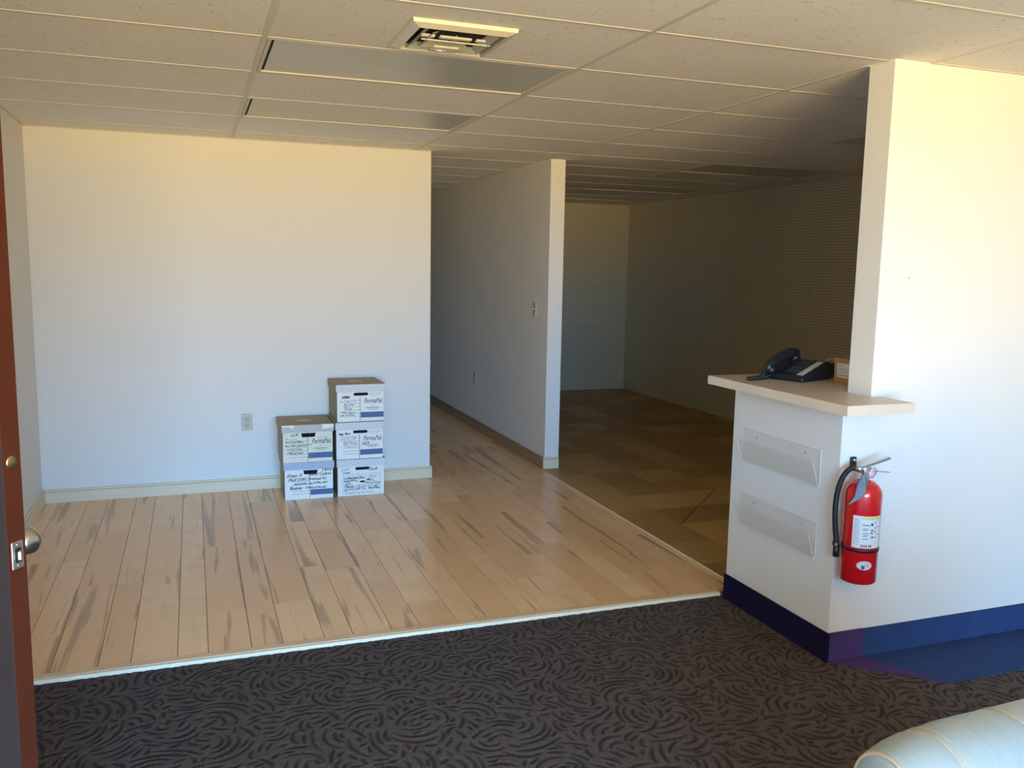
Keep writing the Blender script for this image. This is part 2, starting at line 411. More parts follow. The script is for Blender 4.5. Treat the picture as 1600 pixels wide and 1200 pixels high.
# cut-pile carpet: fans of curved grooves, repeated every 1.2 m, carved into a fine mesh
import numpy as np
PT, PN = 1.2, 400
pat = np.zeros((PN, PN)); occ = np.zeros((PN, PN), bool); prg = random.Random(11); cell = PT/PN
def stamp(x, y, w_, arr=None):
    k = int(w_/cell)+2; ci, cj = int(round(x/cell)), int(round(y/cell))
    I, J = np.meshgrid(np.arange(ci-k, ci+k+1), np.arange(cj-k, cj+k+1), indexing='ij')
    d = np.hypot(I*cell-x, J*cell-y); return I % PN, J % PN, d
for f_ in range(2600):
    cx, cy, th = prg.uniform(0, PT), prg.uniform(0, PT), prg.uniform(0, 2*pi)
    span = prg.uniform(.7, 1.25); r0 = prg.uniform(.012, .03); sp = prg.uniform(.021, .026); drift = prg.uniform(-.35, .35)
    for k in range(prg.randint(2, 6)):
        r = r0+k*sp; sk = min(span, .062/r)*(1 if k else 1.2); a0 = th+drift*k; n = max(8, int(r*2*sk/.004)); pts = []
        ex, ey = prg.uniform(.85, 1.15), prg.uniform(.85, 1.15)
        for q in range(n+1):
            a = a0-sk+2*sk*q/n; pts.append((cx+r*ex*cos(a), cy+r*ey*sin(a)))
        free = [not occ[int(x/cell) % PN, int(y/cell) % PN] for x, y in pts]
        best = (0, 0); st = None
        for q, fr in enumerate(free+[False]):
            if fr and st is None: st = q
            if not fr and st is not None:
                if q-st > best[1]-best[0]: best = (st, q)
                st = None
        seg = pts[best[0]:best[1]]; ln = len(seg)*.004
        if ln < .026: continue
        wm = prg.uniform(.0042, .0060)
        for q, (x, y) in enumerate(seg):
            u = q/(len(seg)-1); ww = wm*(.35+.65*sin(pi*min(1, max(0, u)))**.6)
            I, J, d = stamp(x, y, ww+.003); pat[I, J] = np.maximum(pat[I, J], np.clip((ww+.0018-d)/.0036, 0, 1))
        for x, y in seg:
            I, J, d = stamp(x, y, .013); occ[I[d < .0125], J[d < .0125]] = True
def carpet_patch(name, x0, x1, y0, y1, st):
    nx, ny = int(round((x1-x0)/st)), int(round((y1-y0)/st))
    X, Y = np.meshgrid(np.linspace(x0, x1, nx+1), np.linspace(y0, y1, ny+1), indexing='ij')
    SCL = 1.35; U, V = (X % (PT*SCL))/(cell*SCL), (Y % (PT*SCL))/(cell*SCL); i0, j0 = U.astype(int), V.astype(int); fu, fv = U-i0, V-j0
    i0 %= PN; j0 %= PN; i1, j1 = (i0+1) % PN, (j0+1) % PN
    Gv = pat[i0, j0]*(1-fu)*(1-fv)+pat[i1, j0]*fu*(1-fv)+pat[i0, j1]*(1-fu)*fv+pat[i1, j1]*fu*fv
    rng = np.random.RandomState(3); Z = -.0125-.004*Gv+rng.uniform(-.0006, .0006, Gv.shape); Z[:, 0] = Z[:, -1] = -.0125; Z[0] = Z[-1] = -.0125
    co = np.stack([X, Y, Z], -1).reshape(-1, 3)
    A = (np.arange(nx)[:, None]*(ny+1)+np.arange(ny)[None]).reshape(-1)
    F = np.stack([A, A+ny+1, A+ny+2, A+1], -1)
    me = bpy.data.meshes.new(name); me.vertices.add(len(co)); me.vertices.foreach_set('co', co.ravel().astype('f'))
    me.loops.add(F.size); me.loops.foreach_set('vertex_index', F.ravel().astype('i')); me.polygons.add(len(F))
    me.polygons.foreach_set('loop_start', (np.arange(len(F))*4).astype('i')); me.polygons.foreach_set('loop_total', np.full(len(F), 4, 'i'))
    me.update(calc_edges=True); me.materials.append(M_carpet)
    at = me.attributes.new('groove', 'FLOAT', 'POINT'); at.data.foreach_set('value', Gv.ravel().astype('f'))
    o = bpy.data.objects.new(name, me); COL.objects.link(o); o.parent = floor; return o
carpet_patch('carpet', -1.0, 3.0, -1.5, TH-.055, .0042)
carpet_patch('carpet', XL, -1.0, -.6, TH-.055, .012)
carpet_patch('carpet', XJ, -1.0, -1.5, -.6, .012)
carpet_patch('carpet', 3.0, XR, -1.5, YF+.01, .012)
carpet_patch('carpet', XJ, XR, WY, -1.5, .016)
# flat border of blue carpet along the reception wall, mitred at the corner
MB().prism([(XH0, YF-.013), (2.272, YF-.013), (2.424, -.95)], -.0124, -.0085).build('carpet_border', M_purple, floor, label='violet carpet border wedge')
MB().prism([(2.2735, YF-.013), (XR, YF-.013), (XR, -.955), (2.4255, -.955)], -.0124, -.0085).build('carpet_border', M_blue, floor)
# nosing
n_ = MB(); n_.smooth = False
n_.m = 0; n_.box(XL, XH0-.001, TH-.038, TH-.001, -.019, .0022)
n_.build('wood_nosing', [M_nose], floor, bevel=.002)
n_ = MB(); n_.bbox(XL, XH0-.001, TH-.058, TH-.0385, -.019, .0008, .006, seg=3)
n_.build('nosing_edge', [M_nosew], floor)
# planks
xs = [XL, -1.11, -.94, -.82, -.654, -.537, -.367, -.251, -.084, .039, .208, .327, .495, .619, .784, .918, 1.08, 1.20, 1.368, 1.487, 1.655, 1.775, 1.943, 2.062, 2.19]
G = .0022
plank_mesh = []
def plank(x0, x1, y0, y1):
    a = MB(); b = .0004
    vs = [(x0+G/2, y0+G/2), (x1-G/2, y0+G/2), (x1-G/2, y1-G/2), (x0+G/2, y1-G/2)]
    ins = [(x0+G/2+b, y0+G/2+b), (x1-G/2-b, y0+G/2+b), (x1-G/2-b, y1-G/2-b), (x0+G/2+b, y1-G/2-b)]
    a.add([(x, y, -.0195) for x, y in vs] + [(x, y, -b) for x, y in vs] + [(x, y, 0) for x, y in ins],
          [(3, 2, 1, 0), (8, 9, 10, 11)] + [(i, (i+1) % 4, 4+(i+1) % 4, 4+i) for i in range(4)] + [(4+i, 4+(i+1) % 4, 8+(i+1) % 4, 8+i) for i in range(4)])
    a.build('plank', M_plank, floor)
for i in range(len(xs)-1):
    x0, x1 = xs[i], xs[i+1]
    ends = [YB-.0005] if x1 <= 1.3 else [8.87]
    y = TH; rr = random.Random(100+i); first = True
    while y < ends[0]-.01:
        ln = rr.uniform(.25, .95) if first else rr.uniform(.55, 1.25); first = False
        y1 = min(ends[0], y+ln)
        if ends[0]-y1 < .2: y1 = ends[0]
        plank(x0, x1, y, y1); y = y1
for y0, y1 in ((2.7705, 3.9), (3.9, 5.1), (5.1, 6.2), (6.2, 7.6), (7.6, 8.87)): plank(2.19, 2.2435, y0, y1)
# metal seam strip beside the tiles, then tiles
MB().bbox(2.1905, 2.216, TH-.02, 2.755, -.019, .001, .002).build('border_strip', M_plank, floor)
MB().bbox(2.2165, 2.2265, TH-.02, 2.755, -.019, .0050, .002).build('seam_strip', M_nosew, floor)
P_ = .335; gx0, gy0 = 2.2275+.295-P_, .16+.0
rows = [-.51, -.175, .16, .50, .845, 1.175, 1.505, 1.855, 2.18]
while rows[-1] < YR-.1: rows.append(rows[-1]+P_)
rows[-1] = YR
cols = [2.2275, 2.522, 2.85, 3.208, 3.54, 3.875, 4.21, 4.545, 4.88, XR]
def ftile(pts, mat, dz=0):
    MB().prism(pts, -.0195, -.001+dz).build('floor_tile', mat, floor)
g = .0012
dark = {(0, 4): 1, (0, 6): 0, (0, 5): 1, (1, 5): 0, (0, 7): 0, (1, 6): 1, (1, 7): 1, (0, 3): 0, (1, 3): 0, (0, 1): 0, (2, 5): 1, (1, 4): 0, (2, 6): 0}
darkset = {(0, 4), (0, 2), (1, 5), (2, 5), (0, 5), (1, 7), (2, 7), (1, 2), (3, 8), (2, 9), (3, 4)}
for i in range(len(cols)-1):
    for j in range(len(rows)-1):
        x0, x1, y0, y1 = cols[i], cols[i+1], rows[j], rows[j+1]
        if x0 < 2.23 and y1 > 2.77:
            if y0 < 2.755:
                ftile([(XP1+.001, 2.756), (x1-g, 2.756), (x1-g, y1-g), (XP1+.001, y1-g)], M_tileA); y1 = 2.755
            else: x0 = XP1+.001
            if x0 >= x1-.01: continue
        if i == 0 and y0 < .1: continue
        rr = random.Random(i*31+j*7); dk = ((i, j) in darkset) or (j > 7 and rr.random() < .45) or (i > 2 and rr.random() < .4)
        mt = M_tileB if dk else M_tileA
        q = [(x0+g, y0+g), (x1-g, y0+g), (x1-g, y1-g), (x0+g, y1-g)]
        if (i, j) == (1, 5) or (i, j) == (2, 6):      # tiles cut on the diagonal
            s = .006
            ftile([(x0+g+s, y0+g), (x1-g, y0+g), (x1-g, y1-g-s)], mt)
            ftile([(x0+g, y0+g+s), (x1-g-s, y1-g), (x0+g, y1-g)], mt)
        else: ftile(q, mt)

# ---------------------------------------------------------------- ceiling
cl = MB(); cl.box(XJ-.12, XR+.12, -6.05, 9.0, H+.03, H+.12); ceiling = struct('ceiling', M_gap, cl)
light_cells = set(); S = .61
def ctile(x0, x1, y0, y1, sag=0):
    a = MB(); e_ = .010
    a.bbox(x0+e_, x1-e_, y0+e_, y1-e_, H+.0012, H+.018, .0015)
    a.build('ceiling_tile', M_ceil, ceiling)
barsX = []; barsY = []
kmin, kmax = -10, 14
def bar(x0, x1, y0, y1):
    MB().box(x0, x1, y0, y1, H-.0006, H+.004).build('ceiling_grid_bar', M_tbar, ceiling)
hb = .0105
FIX = [(0, 1.22, 0), (0, 1.22, 2), (3.45, 4.67, 1), (3.45, 4.67, 4), (3.45, 4.67, 7), (3.45, 4.67, 9)]
fixset = {(round(a, 2), k_) for a, b, k_ in FIX}
VENT = (.61, -.285)
for k_ in range(kmin, kmax):
    y0, y1 = k_*S, (k_+1)*S
    if y1 < -.6: cols_c = [(XJ, 0), (0, 1.22), (1.22, 2.40), (2.40, 3.62), (3.62, 4.84), (4.84, XR)]
    elif k_ == -1: cols_c = [(XL, 0), (0, 1.22), (1.22, 2.23)]
    else: cols_c = [(XL, 0), (0, 1.22), (1.22, 2.23), (2.23, 3.45), (3.45, 4.67), (4.67, XR)]
    for x0, x1 in cols_c:
        X0, X1, Y0, Y1 = x0, x1, max(y0, WY), min(y1, 9)
        if x0 >= 2.2 and y0 < YR < y1: Y1 = YR
        if x0 >= 2.2 and y0 >= YR: continue
        if x1 <= 1.25 and y0 < YB < y1: Y1 = YB
        if x1 <= 1.25 and y0 >= YB: continue
        if (round(x0, 2), k_) in fixset and X1-X0 > 1.2: 
            pass
        else: ctile(X0, X1, Y0, Y1)
        if k_ > kmin: bar(X0+hb, X1-hb, Y0-hb, Y0+hb)
    if k_ == -1:
        for x0, x1 in [(2.23, 3.45), (3.45, 4.67), (4.67, XR)]: ctile(x0, x1, YF2, 0)
for x, ya, yb in [(0, WY, YB), (1.22, WY, YB), (1.345, YB+.131, 8.87), (3.45, YF2, YR), (4.67, YF2, YR), (2.40, WY, YF), (3.62, WY, YF), (4.84, WY, YF)]:
    bar(x-hb, x+hb, ya, yb)
bar(2.23-.014, 2.23+.008, YF2, 2.77)
# wall angles
a_ = MB(); a_.box(XL+.0005, 1.335, YB-.018, YB-.0005, H-.002, H+.002); a_.box(XL+.0005, XL+.018, -.58, YB-.02, H-.002, H+.002)
a_.box(2.40, XR, YF-.016, YF-.0005, H-.002, H+.002); a_.box(XR-.018, XR-.0005, YF2, YR, H-.002, H+.002); a_.box(XP1, XR-.02, YR-.018, YR-.0005, H-.002, H+.002)
struct('trim_2', M_tbar, a_)

# recessed troffers
names_l = ['unlit ceiling light panel just behind the square air vent', 'unlit ceiling light panel nearest the cream back wall',
           'dim ceiling light panel beside the tall pillar in dark back room', 'dark ceiling light panel second nearest in the back room',
           'dark ceiling light panel in back room, next to last', 'dark ceiling light panel by the rear pegboard wall']
for (x0, x1, k_), lb in zip(FIX, names_l):
    y0, y1 = k_*S, (k_+1)*S; cx, cy = (x0+x1)/2, (y0+y1)/2
    T = thing('ceiling_light', lb, 'ceiling light', (cx, cy, H), 0, 'unlit ceiling light panels'); hx, hy = .61-hb-.002, .305-hb-.002
    w = MB(); f_ = .014
    w.box(-hx, hx, -hy, -hy+f_, -.001, .006); w.box(-hx, hx, hy-f_, hy, -.001, .006)
    w.box(-hx, -hx+f_, -hy+f_, hy-f_, -.001, .006); w.box(hx-f_, hx, -hy+f_, hy-f_, -.001, .006)
    w.build('light_frame', M_tbar, T)
    MB().box(-hx+f_+(.012 if k_ in (0, 2) else 0), hx-f_, -hy+f_, hy-f_, .004, .007).build('lens', M_lens, T)
    MB().box(-hx, hx, -hy, hy, .009, .028).build('housing', M_gap, T)

# square ceiling air diffuser, partly broken
T = thing('ceiling_vent', 'square off-white ceiling air vent with a broken louvre and dark opening', 'vent', (VENT[0], VENT[1], H))
def ringpiece(w, o, zo, i, zi, th=.003, sides=(0, 1, 2, 3)):
    co = [(-1, -1), (1, -1), (1, 1), (-1, 1)]
    for s in sides:
        a, b = co[s], co[(s+1) % 4]
        p = [(a[0]*o, a[1]*o, zo), (b[0]*o, b[1]*o, zo), (b[0]*i, b[1]*i, zi), (a[0]*i, a[1]*i, zi)]
        q = [(x, y, z+th) for x, y, z in p]
        w.add(p+q, [(0, 1, 2, 3), (7, 6, 5, 4), (0, 4, 5, 1), (1, 5, 6, 2), (2, 6, 7, 3), (3, 7, 4, 0)])
w = MB(); ringpiece(w, .182, -.003, .180, -.012); ringpiece(w, .180, -.013, .152, -.024)
w.build('vent_frame', M_ventw, T)
w = MB(); ringpiece(w, .152, -.023, .147, -.003, .0015, sides=(1, 2, 3)); w.build('vent_collar', M_ventg, T)
w = MB(); ringpiece(w, .132, -.022, .104, -.006, .002, sides=(1, 2, 3)); w.build('louvre', M_ventg, T)
w = MB(); ringpiece(w, .094, -.022, .064, -.006, .002, sides=(2, 3)); w.build('louvre', M_ventg, T)
w = MB(); w.bbox(-.050, .045, .060, .128, -.027, -.018, .004); w.build('centre_plate', M_ventw, T)
MB().box(-.110, .140, -.003, .004, -.022, -.018).build('cross_bar', M_ventw, T)
for bx in ((-.055, .060), (.075, .110), (-.120, -.072)):
    MB().bbox(bx[0], bx[1], -.048, -.024, -.020, -.012, .002).build('damper_blade', M_ventw, T)
for pp, rr in (([(.01, -.03, -.004), (.012, -.01, -.014), (-.005, .012, -.021)], .005), ([(-.025+.027*cos(a), .090+.012*sin(a), -.029) for a in [i*pi/8 for i in range(9)]], .003)):
    w = MB(); w.smooth = True; w.tube(pp, rr, 8); w.build('damper_screw', M_alu, T)
MB().box(-.172, .172, -.172, .172, -.0025, -.0015).build('vent_throat', M_dark, T)  # flat black plate, painted shade of the open duct

# ---------------------------------------------------------------- open door at left
ang = math.radians(-38)                      # leaf direction from hinge to free edge
E0 = Vector((-.607, -1.375, 0))                    # near-right vertical corner of the free edge
ed = Vector((cos(ang), sin(ang), 0)); nd = Vector((-sin(ang), cos(ang), 0))   # nd: side facing away from the camera
door = struct('door_1', [M_doorface, M_dooredge], MB())
def dl(a, b, z): return E0 + ed*a + nd*(b) + Vector((0, 0, z))
dw, dt = .90, .044
door.data.clear_geometry()
vs = [dl(-dw, -dt, 0), dl(0, -dt, 0), dl(0, 0, 0), dl(-dw, 0, 0)]
vs = vs + [v + Vector((0, 0, 2.03)) for v in vs]
door.data.from_pydata([tuple(v) for v in vs], [], [(3, 2, 1, 0), (4, 5, 6, 7), (0, 1, 5, 4), (1, 2, 6, 5), (2, 3, 7, 6), (3, 0, 4, 7)])
door.data.polygons[3].material_index = 1
md = door.modifiers.new('bevel', 'BEVEL'); md.width = .0015; md.segments = 2
TD = Matrix((( ed.x, nd.x, 0, E0.x), (ed.y, nd.y, 0, E0.y), (0, 0, 1, 0), (0, 0, 0, 1)))
w = MB(); w.bbox(-.001, .0022, -.036, -.008, 0.920, .977, .001, TD); w.build('latch_plate', M_alu, door)
w = MB(); w.bbox(.002, .004, -.029, -.015, 0.933, .964, .0008, TD); w.build('latch_recess', M_dark, door)
w = MB(); w.bbox(.002, .011, -.026, -.018, 0.937, .959, .003, TD); w.build('latch_bolt', M_steel, door)
w = MB(); w.smooth = True
for z in (.927, .970): w.lathe([(.0028, 0), (.0028, .001), (.001, .0014)], 12, TD @ Matrix.Translation((.0022, -.022, z)) @ Matrix.Rotation(pi/2, 4, 'Y'))
w.build('screw', M_steel, door)
w = MB(); w.smooth = True; w.lathe([(.014, 0), (.014, .0015), (.011, .002), (.010, .0028), (.001, .0028)], 28, TD @ Matrix.Translation((0, -.022, 1.142)) @ Matrix.Rotation(pi/2, 4, 'Y'))
w.build('deadbolt', M_brass, door)
kp = [(.033, 0), (.033, .004), (.013, .008), (.012, .024), (.024, .030), (.028, .040), (.030, .062), (.027, .070), (.003, .073)]
w = MB(); w.smooth = True
w.lathe(kp, 28, TD @ Matrix.Translation((-.060, 0, .948)) @ Matrix.Rotation(-pi/2, 4, 'X'))
w.build('door_knob', M_steel, door)
w = MB(); w.smooth = True
w.lathe(kp, 28, TD @ Matrix.Translation((-.060, -dt, .948)) @ Matrix.Rotation(pi/2, 4, 'X')); w.build('door_knob', M_steel, door)
w = MB(); w.smooth = True
w.lathe([(.028, 0), (.027, .006), (.018, .010), (.002, .011)], 24, TD @ Matrix.Translation((-.060, 0, 1.142)) @ Matrix.Rotation(-pi/2, 4, 'X'))
w.lathe([(.028, 0), (.027, .006), (.018, .010), (.002, .011)], 24, TD @ Matrix.Translation((-.060, -dt, 1.142)) @ Matrix.Rotation(pi/2, 4, 'X'))
w.build('deadbolt_rose', M_brass, door)
w = MB(); w.smooth = True
for z in (.25, 1.0, 1.8): w.tube([dl(-dw-.008, .004, z-.05), dl(-dw-.008, .004, z+.05)], .007, 10)
w.build('hinge', M_brass, door)

# ---------------------------------------------------------------- wall fittings
def plate(name, label, cat, loc, rz, duplex=True):
    T = thing(name, label, cat, loc, rz, 'wall outlets' if duplex else None)
    MB().bbox(-.035, .035, -.006, 0, -.057, .057, .003, seg=2).build('cover_plate', M_plate, T)
    if duplex:
        for z in (.020, -.020):
            o = MB(); o.bbox(-.017, .017, -.009, -.0055, z-.014, z+.014, .003, seg=2); o.build('socket', M_plate, T)
            s = MB()
            s.box(-.0085, -.0055, -.0094, -.0088, z-.003, z+.008); s.box(.0055, .0085, -.0094, -.0088, z-.002, z+.007)
            s.box(-.003, .003, -.0094, -.0088, z-.011, z-.006); s.build('slots', M_dark, T, kind='stuff')
    else:
        MB().box(-.006, .006, -.0065, -.0058, -.013, .013).build('toggle_slot', M_dark, T)
        MB().bbox(-.0045, .0045, -.018, -.004, -.002, .010, .0015).build('toggle', M_platew, T)
    for z in ((0,) if duplex else (.03, -.03)):
        s = MB(); s.smooth = True; s.lathe([(.003, 0), (.0028, .0012), (.001, .0016)], 10, Matrix.Translation((0, -.006, z)) @ Matrix.Rotation(pi/2, 4, 'X'))
        s.build('screw', M_alu, T)
    return T
plate('wall_outlet', 'almond duplex power outlet low on cream wall left of the boxes', 'outlet', (.053, YB-.0005, .471), 0)
plate('wall_outlet', 'power outlet low on the shaded hallway partition', 'outlet', (XP0-.0005, 4.55, .48), -pi/2)
plate('light_switch', 'almond toggle light switch on the hallway partition near its end', 'switch', (XP0-.0005, 3.04, 1.223), -pi/2, False)
w = MB(); w.smooth = True; w.lathe([(.005, 0), (.0045, .001), (.001, .0015)], 10, Matrix.Translation((2.373, YF, 1.535)) @ Matrix.Rotation(pi/2, 4, 'X'))
o = w.build('wall_plug', M_plate); o['label'] = 'tiny round plug in the cream wall above the counter'; o['category'] = 'wall plug'

# ---------------------------------------------------------------- counter
ZC = 1.068
pts = [(1.965, -.825), (2.278, -.825), (2.278, YF-.001), (2.228, YF-.001), (2.228, YF2+.001), (2.62, YF2+.001), (2.62, .095), (1.965, .095)]
T = thing('countertop', 'beige laminate countertop with thick edge on the white half wall', 'countertop', (0, 0, 0))
MB().prism(pts, ZC-.039, ZC).build('laminate_slab', M_counter, T, bevel=.0012)
w = MB(); w.box(1.9635, 1.965, -.8265, .0965, ZC-.0385, ZC-.001); w.box(1.965, 2.2795, -.8265, -.825, ZC-.0385, ZC-.001); w.box(2.278, 2.2795, -.825, YF-.0012, ZC-.0385, ZC-.001)
w.box(1.965, 2.62, .095, .0965, ZC-.0385, ZC-.001)
w.build('edge_band', M_counteredge, T)
w = MB(); w.box(2.59, 2.61, YF2+.002, .08, -.012, ZC-.040); w.build('support_panel', M_counter, T)

# acrylic literature holders
def holder(label, ztop, zbot, y0, y1):
    T = thing('brochure_holder', label, 'brochure holder', (XH0-.0005, 0, 0), 0, 'acrylic brochure holders on the half wall')
    b = MB(); b.box(-.004, 0, y0, y1, zbot, ztop); b.build('back_sheet', M_acr, T)
    b = MB(); zt = ztop-.045
    b.add([(-.004, y0, zbot), (-.004, y1, zbot), (-.040, y1, zt), (-.040, y0, zt), (-.007, y0, zbot), (-.007, y1, zbot), (-.043, y1, zt), (-.043, y0, zt)],
          [(0, 1, 2, 3), (7, 6, 5, 4), (0, 4, 5, 1), (2, 6, 7, 3), (0, 3, 7, 4), (1, 5, 6, 2)])
    b.build('front_sheet', M_acr, T)
    b = MB(); b.tube([(-.0055, y0, zbot), (-.0055, y1, zbot)], .0028, 8); b.tube([(-.0415, y1, zt), (-.007, y1, zbot)], .0012, 6)
    b.tube([(-.0415, y0, zt), (-.007, y0, zbot)], .0012, 6); b.tube([(-.002, y0, ztop), (-.002, y1, ztop)], .0016, 6)
    b.tube([(-.002, y0, ztop), (-.002, y0, zbot)], .0014, 6); b.build('bent_edge', M_acre, T)
    for yy in (y0+.09, y1-.105):
        s = MB(); s.smooth = True; s.lathe([(.006, 0), (.0055, .002), (.002, .003)], 12, Matrix.Translation((-.0042, yy, ztop-.026)) @ Matrix.Rotation(-pi/2, 4, 'Y'))
        s.build('screw', M_alu, T)
holder('clear acrylic brochure holder on the half wall, the upper one', .836, .687, -.542, -.016)
holder('clear acrylic brochure holder on the half wall, the lower one', .535, .385, -.542, -.016)

# ---------------------------------------------------------------- telephone
pa = math.radians(20)
T = thing('desk_telephone', 'black corded desk telephone with a white strip on the counter', 'telephone', (2.232, -.232, ZC), pa)
# local: x = depth (away from the visitor edge), y = width
w = MB(); prof = [(0, 0), (.225, 0), (.235, .030), (.225, .078), (.205, .082), (.010, .026), (0, .018)]
vs = [(x, 0.0, z) for x, z in prof] + [(x, .195, z) for x, z in prof]; n = len(prof)
w.add(vs, [list(range(n)), list(range(n, 2*n))[::-1]] + [(i, (i+1) % n, n+(i+1) % n, n+i) for i in range(n)])
w.build('base', M_black, T, bevel=.004, seg=3)
sl = math.atan2(.056, .195)
TS = Matrix.Translation((.010, 0, .0262)) @ Matrix.Rotation(-sl, 4, 'Y')
for i in range(4):
    for j in range(3):
        MB().bbox(.035+i*.022, .050+i*.022, .062+j*.020, .077+j*.020, 0, .004, .0012, TS).build('key', M_key, T)
for i in range(6):
    MB().bbox(.025+i*.024, .040+i*.024, .052, .058, 0, .0025, .0008, TS).build('key', M_key, T)
MB().bbox(.012, .185, .013, .043, 0, .0022, .0008, TS).build('directory_strip', plain('strip_paper', (.55, .54, .48), .5), T)
MB().bbox(.135, .185, .060, .120, 0, .0025, .001, TS).build('display', M_key, T)
w = MB(); w.bbox(.205, .30, .01, .13, 0, .07, .01); w.build('rear_stand', M_black, T)
w = MB(); w.smooth = True
hp = [(-.014, .175, .036), (.004, .175, .056), (.045, .172, .078), (.10, .170, .097), (.155, .168, .108), (.195, .166, .106), (.218, .165, .086)]
w.tube(hp, [.016, .022, .024, .025, .027, .026, .016], 14)
w.lathe([(.022, -.018), (.027, -.012), (.027, .004), (.018, .014)], 20, Matrix.Translation((.012, .172, .046)) @ Matrix.Rotation(-.3, 4, 'Y'))
w.lathe([(.020, -.020), (.028, -.014), (.028, .006), (.018, .016)], 20, Matrix.Translation((.190, .166, .092)) @ Matrix.Rotation(-.3, 4, 'Y'))
hs = w.build('handset', M_black, T)
w = MB(); w.smooth = True
path = []
cps = [Vector(p) for p in [(-.015, .178, .042), (-.030, .180, .032), (-.048, .176, .016), (-.070, .172, .009), (-.10, .176, .008), (-.135, .182, .008), (-.148, .176, .008), (-.142, .164, .008), (-.10, .156, .008), (-.04, .158, .008), (.004, .165, .012)]]
for i in range(len(cps)-1):
    for s in range(16): path.append(cps[i].lerp(cps[i+1], s/16))
hel = [p + Vector((0, .0045*cos(i*1.3), .0045*sin(i*1.3)+.002)) for i, p in enumerate(path)]
w.tube(hel, .0046, 6); w.build('coiled_cord', M_black, T)
w = MB(); w.smooth = True
w.tube([(.28, .08, .055), (.31, .06, .085), (.325, .02, .085)], .0022, 6); w.build('line_cord', M_platew, T)

# small cardboard box beside the phone
T = thing('small_carton', 'small brown cardboard carton with white shipping label behind the phone', 'box', (2.374, -.262, ZC), math.radians(-3))
MB().bbox(0, .13, -.15, 0, 0, .112, .0015).build('carton_body', M_brownbox, T)
MB().box(-.0006, -.0001, -.125, -.020, .030, .092).build('shipping_label', M_white, T)
w = MB()
for z, a, b in [(.083, -.055, -.028), (.079, -.058, -.030), (.068, -.115, -.028), (.060, -.10, -.028), (.052, -.11, -.028), (.040, -.118, -.026), (.037, -.118, -.026)]:
    w.box(-.0010, -.0005, a, b, z, z+.0022)
w.build('label_print', M_greyprint, T, kind='stuff')
MB().box(.05, .08, -.1505, .0005, .1121, .1125).build('packing_tape', plain('tape', (.5, .36, .2), .3), T)

# ---------------------------------------------------------------- storage boxes
def text_into(mb, body, x, z, size, shear=0, bold=0, rot=0, width=None, mirror_y=-.0007, space=1.0, wobble=0):
    cu = bpy.data.curves.new('t', 'FONT'); cu.body = body; cu.size = size; cu.shear = shear; cu.offset = bold; cu.resolution_u = 2
    cu.space_character = space
    ob = bpy.data.objects.new('t', cu); me = bpy.data.meshes.new_from_object(ob)
    if len(me.vertices):
        xs_ = [v.co.x for v in me.vertices]; w0 = max(xs_)-min(xs_); k = 1 if not width else width/max(w0, 1e-6)
        c, s = cos(rot), sin(rot)
        wob = wobble
        mb.add([(x + (v.co.x*k)*c - v.co.y*s + wob*sin(v.co.y*420+x*50), mirror_y, z + (v.co.x*k)*s + v.co.y*c*(1+wob*180*sin(v.co.x*k*150+z*300)) + wob*1.3*sin(v.co.x*k*95+z*90)) for v in me.vertices], [list(p.vertices) for p in me.polygons])
    bpy.data.objects.remove(ob); bpy.data.curves.remove(cu); bpy.data.meshes.remove(me)
def scribble(mb, body, x, z, size, seed, bold=.0, width=None):
    r = random.Random(seed)
    text_into(mb, body, x, z + r.uniform(-.001, .001), size, r.uniform(.1, .35), bold, r.uniform(-.015, .03), width, wobble=.0011)
BW, BD, BH, LH = .312, .340, .252, .050
